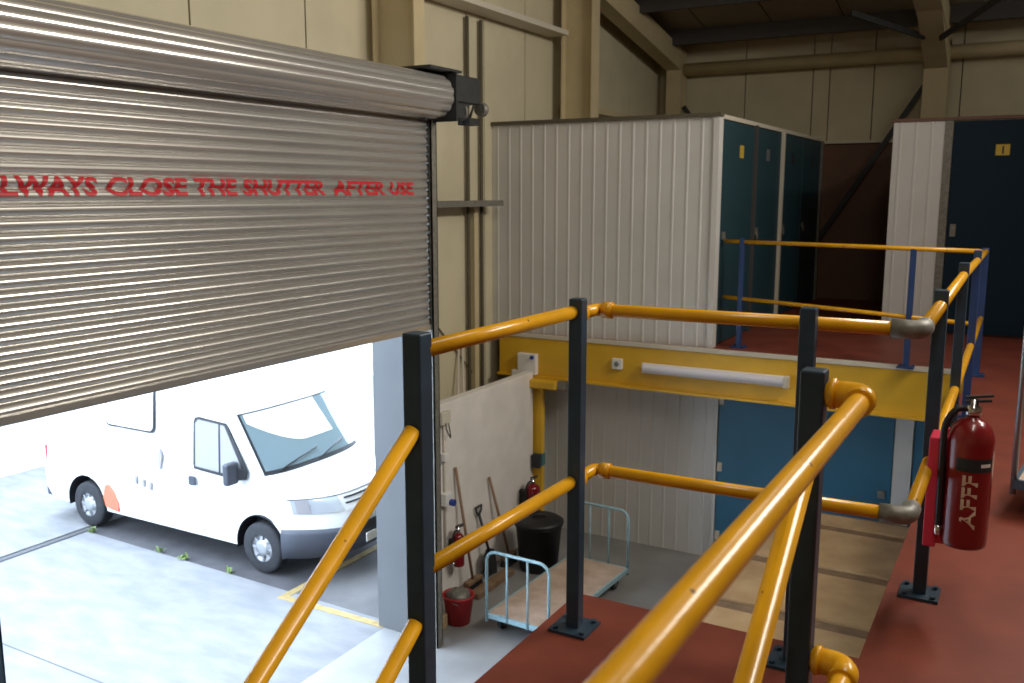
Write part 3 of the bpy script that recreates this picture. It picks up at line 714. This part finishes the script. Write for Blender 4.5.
# wheel arches cut with cylinders
def boolean_cut(bm, cutter):
    me = bpy.data.meshes.new('van_shell'); bm.to_mesh(me); bm.free()
    bmesh.ops.recalc_face_normals(cutter.bm, faces=cutter.bm.faces)
    mc = bpy.data.meshes.new('van_cut'); cutter.bm.to_mesh(mc); cutter.bm.free()
    a = bpy.data.objects.new('van_shell', me); c = bpy.data.objects.new('van_cut', mc)
    COL.objects.link(a); COL.objects.link(c)
    md = a.modifiers.new('b', 'BOOLEAN'); md.object = c; md.operation = 'DIFFERENCE'; md.solver = 'EXACT'
    dg = bpy.context.evaluated_depsgraph_get(); dg.update()
    res = bpy.data.meshes.new_from_object(a.evaluated_get(dg))
    out = bmesh.new(); out.from_mesh(res)
    for o in (a, c): bpy.data.objects.remove(o)
    for m_ in (me, mc, res): bpy.data.meshes.remove(m_)
    return out
WX = (-7.08, -10.0); WR = 0.285
cut = MB()
for wx in WX:
    for s in (-1, 1):
        y0 = YC + s * 0.55; y1 = YC + s * 0.95
        cut.lathe((wx, min(y0, y1), WR + .02), [(.36, 0), (.36, abs(y1 - y0))], 'y', 32)
bm2 = boolean_cut(mb.bm, cut)
mb = MB(); mb.bm.free(); mb.bm = bm2
body = mb.build('body', 'van_white', van)
for wx in WX:
    for s in (-1, 1):
        # dark arch liner
        lm = MB(); n = 24
        y0 = YC + s * .56; y1 = YC + s * .822
        ra = []
        for i in range(n + 1):
            a = PI * (-.06 + 1.12 * i / n)
            ra.append([lm.bm.verts.new((wx + .354 * math.cos(a), y, WR + .02 + .354 * math.sin(a))) for y in (y0, y1)])
        for p, q in zip(ra, ra[1:]): lm.bm.faces.new((p[0], q[0], q[1], p[1]))
        lm.bm.faces.new([r[0] for r in ra])
        lm.build('arch_liner', 'gasket', body)
        yo = YC + s * .818
        wm = MB().lathe((wx, YC + s * .72, WR), [(.15, -.09), (.25, -.09), (.278, -.075), (WR, -.05), (WR, .05), (.278, .075), (.25, .09), (.185, .088), (.18, .06), (.15, .05)], 'y', 36, cap=False)
        w = wm.build('wheel', 'rubber', van)
        hub = MB().lathe((wx, YC + s * .72, WR), [(.18, s * .05), (.183, s * .084), (.168, s * .086), (.15, s * .058), (.10, s * .052), (.085, s * .082), (.05, s * .092), (.01, s * .093)], 'y', 32)
        for k in range(8):
            a = 2 * PI * k / 8
            hub.obox((wx + .125 * math.cos(a), YC + s * (.72 + .066), WR + .125 * math.sin(a)), (.038 * math.cos(a), 0, .038 * math.sin(a)), (-.014 * math.sin(a), 0, .014 * math.cos(a)), (0, .012, 0))
        hub.build('wheel_trim', 'alu', w)
def patch(name, m, s0, s1, t0, t1, off, parent, nu=6, nv=14, thick=0.0):
    mb = MB()
    g = [[mb.bm.verts.new(vp(s0 + (s1 - s0) * i / nu, t0 + (t1 - t0) * j / nv, off)) for j in range(nv + 1)] for i in range(nu + 1)]
    for i in range(nu):
        for j in range(nv):
            f = mb.bm.faces.new((g[i][j], g[i][j + 1], g[i + 1][j + 1], g[i + 1][j])); f.smooth = True
    return mb.build(name, m, parent)
patch('screen_surround', 'gasket', 7.0, 7.97, -.935, .935, .006, van, 10, 20)
ws = patch('windscreen', 'glass', 7.06, 7.94, -.90, .90, .012, van, 10, 20)
mb = MB(); g = []  # white patch over the glass, sky reflection painted on as its own mesh
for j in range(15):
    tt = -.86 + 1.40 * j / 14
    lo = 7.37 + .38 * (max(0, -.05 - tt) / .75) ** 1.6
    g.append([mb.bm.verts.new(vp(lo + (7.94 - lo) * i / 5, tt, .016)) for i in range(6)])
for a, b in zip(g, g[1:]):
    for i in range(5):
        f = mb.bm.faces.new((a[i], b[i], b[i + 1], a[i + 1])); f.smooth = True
mb.build('sky_reflection', 'render_white', ws)
for a0, a1 in ((-.75, .02), (-.05, .62)):
    p0, p1 = vp(7.02, a0, .03), vp(7.20, a1, .03)
    MB().tube([p0, (p0 + p1) / 2 + Vector((.015, 0, .015)), p1], .009, 6).build('wiper', 'black', ws)
# bumper wraps the nose
mb = MB(); n = 28; rings = []
for j in range(n + 1):
    tt = -1 + 2 * j / n
    ring = []
    for z, off in ((.235, .0), (.25, .035), (.40, .055), (.53, .05), (.565, .03), (.575, .0)):
        sidx = 0 + (z - .26) / .12 if z < .38 else 1 + (z - .38) / .18
        sidx = max(0.0, sidx)
        p = vp(sidx, tt, 0)
        nrm = Vector((1, .75 * tt * abs(tt) ** 2, 0)).normalized()
        ring.append(mb.bm.verts.new(Vector((p.x, p.y, z)) + nrm * off))
    rings.append(ring)
for s_, at in ((-1, 0), (1, len(rings))):
    src = rings[0] if s_ < 0 else rings[-1]
    rings.insert(at, [mb.bm.verts.new((-6.745, YC + s_ * (HW + k_ * .4), v.co.z)) for v, k_ in zip(src, (0, .035, .055, .05, .03, 0))])
for a, b in zip(rings, rings[1:]):
    for i in range(len(a) - 1):
        f = mb.bm.faces.new((a[i], b[i], b[i + 1], a[i + 1])); f.smooth = True
bump = mb.build('bumper', 'bumper', van)
p = vp(1.2, -.02, .06)
MB().box(p.x - .004, p.x + .012, YC - .24, YC + .24, .36, .46).build('licence_plate', 'white', bump, bevel=.004)
for tt in (-.62, .62):
    p = vp(1.0, tt, .05)
    MB().lathe((p.x - .01, p.y, .39), [(.055, 0), (.055, .02), (.02, .026)], 'x', 16).build('fog_lamp', 'lamp_clear', bump)
patch('air_intake', 'gasket', 1.75, 2.15, -.5, .5, .062, bump, 2, 12)
for s in (-1, 1):
    hl = patch('headlight', 'lamp_clear', 3.15, 4.25, s * .93, s * .50, .012, van, 4, 8)
    patch('indicator', 'decal_grey', 3.2, 4.2, s * .90, s * .80, .018, hl, 3, 3)
    patch('lamp_rim', 'gasket', 4.25, 4.34, s * .95, s * .46, .014, hl, 1, 8)
gr = patch('grille', 'van_white', 3.1, 4.3, -.47, .47, .010, van, 3, 10)
patch('slot', 'gasket', 3.55, 3.68, -.44, .44, .016, gr, 1, 10)
patch('slot', 'gasket', 3.95, 4.05, -.44, .44, .016, gr, 1, 10)
patch('slot', 'gasket', 4.26, 4.34, -.47, .47, .016, gr, 1, 10)
p = vp(3.8, 0, .02)
MB().extrude_profile([(YC - .05, p.z + .06), (YC - .055, p.z), (YC, p.z - .075), (YC + .055, p.z), (YC + .05, p.z + .06)], p.x - .004, p.x + .012, True, ax='x').build('badge', 'chrome', gr)
patch('bonnet_seam', 'decal_grey', 5.0, 5.03, -.9, .9, .004, body, 1, 14)
# side glazing etc. on both sides
def side_pane(name, m, pts, s, off, parent):
    mb = MB(); n = len(pts); A = []; Bv = []
    for x, z in pts:
        y = YC + s * (halfw(z) + off)
        A.append(mb.bm.verts.new((x, y, z))); Bv.append(mb.bm.verts.new((x, y - s * .02, z)))
    mb.bm.faces.new(A); mb.bm.faces.new(list(reversed(Bv)))
    for i in range(n): mb.bm.faces.new((A[i], A[(i + 1) % n], Bv[(i + 1) % n], Bv[i]))
    return mb.build(name, m, parent)
def rounded(x0, x1, z0, z1, r, n=5):
    out = []
    for cx, cz, a0 in ((x1 - r, z1 - r, 0), (x0 + r, z1 - r, PI / 2), (x0 + r, z0 + r, PI), (x1 - r, z0 + r, 1.5 * PI)):
        for i in range(n + 1):
            a = a0 + PI / 2 * i / n; out.append((cx + r * math.cos(a), cz + r * math.sin(a)))
    return out
M['pane'] = mat('side_glass', (0.34, 0.34, 0.345), 0.08, 0.2)
for s in (-1, 1):
    g = side_pane('side_window', 'gasket', [(-8.03, 1.05), (-8.05, 1.10), (-8.06, 1.58), (-8.04, 1.63), (-7.99, 1.645), (-7.56, 1.62), (-7.52, 1.58), (-7.22, 1.13), (-7.24, 1.08), (-7.6, 1.03)], s, .006, van)
    side_pane('pane', 'pane', [(-8.01, 1.085), (-8.025, 1.57), (-7.98, 1.615), (-7.665, 1.60), (-7.64, 1.07)], s, .010, g)
    side_pane('pane', 'pane', [(-7.61, 1.068), (-7.635, 1.597), (-7.575, 1.592), (-7.27, 1.12)], s, .010, g)
    g = side_pane('habitation_window', 'gasket', rounded(-9.56, -8.70, 1.36, 1.93, .07), s, .006, van)
    side_pane('pane', 'render_white', rounded(-9.535, -8.725, 1.385, 1.905, .06), s, .012, g)
    side_pane('door_handle', 'bumper', rounded(-8.13, -8.03, .85, .955, .02), s, .012, van)
    mb = MB().obox((-7.36, YC + s * (HW + .10), 1.12), (.045, 0, 0), (0, .085, 0), (0, 0, .125))
    mr = mb.build('wing_mirror', 'bumper', van, bevel=.03)
    MB().beam((-7.25, YC + s * (HW - .02), 1.10), (-7.36, YC + s * (HW + .06), 1.10), .05, .12).build('mirror_arm', 'gasket', mr)
# faded graphic on the near side
dc = side_pane('side_graphic', 'decal', [(-9.62, .33), (-9.40, .30), (-9.38, .40), (-9.47, .55), (-9.55, .62), (-9.62, .60), (-9.66, .45)], -1, .004, van)
for x, z in ((-9.05, .72), (-8.92, .70), (-8.80, .68)): side_pane('graphic_mark', 'decal_grey', [(x - .02, z), (x + .02, z - .01), (x + .03, z + .08), (x - .01, z + .10)], -1, .004, dc)
side_pane('graphic_mark', 'decal_grey', [(-8.62, .95), (-8.60, .95), (-8.57, 1.12), (-8.60, 1.2), (-8.64, 1.12)], -1, .004, dc)
rb = MB().box(-10.83, -10.66, YC - .8, YC + .8, .28, .50).build('rear_bumper', 'bumper', van, bevel=.02)
for s in (-1, 1): MB().box(-10.795, -10.74, YC + s * .76 - .06, YC + s * .76 + .06, .55, .95).build('rear_lamp', 'bucket_red', van, bevel=.01)

# weeds on the slab edge
for i, (x, y, lab) in enumerate(((-9.80, 6.86, 'green weed growing near the rear wheel of the van'), (-8.55, 6.83, 'small pale weed at the slab edge below the van graphic'), (-8.15, 6.82, 'green weed at the slab edge below the van door handle'), (-7.40, 6.80, 'small weed at the slab edge just behind the front wheel'))):
    mb = MB(); n = 26 if i in (0, 2) else 14
    for k in range(n):
        a = random.uniform(0, 2 * PI); r = random.uniform(.01, .08); h = random.uniform(.02, .08); 
        b0 = Vector((x + random.uniform(-.03, .03), y + random.uniform(-.03, .03), -.012)); tip = b0 + Vector((r * math.cos(a), r * math.sin(a), h))
        sd = Vector((-math.sin(a), math.cos(a), 0)) * .012; mid = b0.lerp(tip, .55) + Vector((0, 0, .02))
        v = [mb.bm.verts.new(q) for q in (b0, mid - sd, tip, mid + sd)]
        mb.bm.faces.new(v)
    o = mb.build('weed', 'weed', origin=(x, y, -.012)); tag(o, lab, 'weed', 'weeds along the slab edge')

# ================================================================== LIGHT
w = bpy.data.worlds.new('sky'); sc.world = w; w.use_nodes = True
bg = w.node_tree.nodes['Background']
bg.inputs['Color'].default_value = (0.66, 0.81, 1.0, 1); bg.inputs['Strength'].default_value = 12.0

def area(name, loc, rot, sx, sy, power, col):
    l = bpy.data.lights.new(name, 'AREA'); l.shape = 'RECTANGLE'; l.size = sx; l.size_y = sy
    l.energy = power; l.color = col
    o = bpy.data.objects.new(name, l); COL.objects.link(o); o.location = loc; o.rotation_euler = rot
    return o
WARM = (1.0, 0.95, 0.85)
# rooflights on the far slope side of the hall; unseen point fill added to lift the dark roof
area('roof_light', (2.2, 7.0, 7.1), (math.radians(-30), math.radians(70), 0), 0.6, 4.2, 330, WARM)
area('roof_light', (0.6, 1.6, 8.2), (0, math.radians(30), 0), 0.5, 3.6, 100, WARM)
def add_fill(loc, p):
    l = bpy.data.lights.new('roof_fill_light', 'POINT'); l.energy = p; l.color = WARM; l.shadow_soft_size = 0.25
    o = bpy.data.objects.new('roof_fill_light', l); COL.objects.link(o); o.location = loc
add_fill((-0.4, 5.0, 6.6), 40)
area('strip_lamp', (1.2, 11.0, 6.5), (0, math.radians(55), 0), 0.12, 6.5, 22, WARM)

# ================================================================== CAMERA
cam = bpy.data.cameras.new('camera'); co = bpy.data.objects.new('camera', cam); COL.objects.link(co)
co.location = (0, 0, EYE)
co.rotation_euler = (math.radians(90 - 9.2), 0, math.radians(29.47))
cam.sensor_width = 36; cam.lens = 36 * 920 / 1024; cam.clip_start = 0.05
cam.dof.use_dof = True; cam.dof.focus_distance = 3.2; cam.dof.aperture_fstop = 5.6
sc.camera = co
vs = sc.view_settings
vs.view_transform = 'Standard'; vs.look = 'None'; vs.exposure = 0.0; vs.gamma = 1.0; vs.use_curve_mapping = False
cy = sc.cycles
cy.use_denoising = True
cy.max_bounces = 8; cy.diffuse_bounces = 5; cy.glossy_bounces = 4
cy.sample_clamp_indirect = 6
cy.caustics_reflective = False; cy.caustics_refractive = False
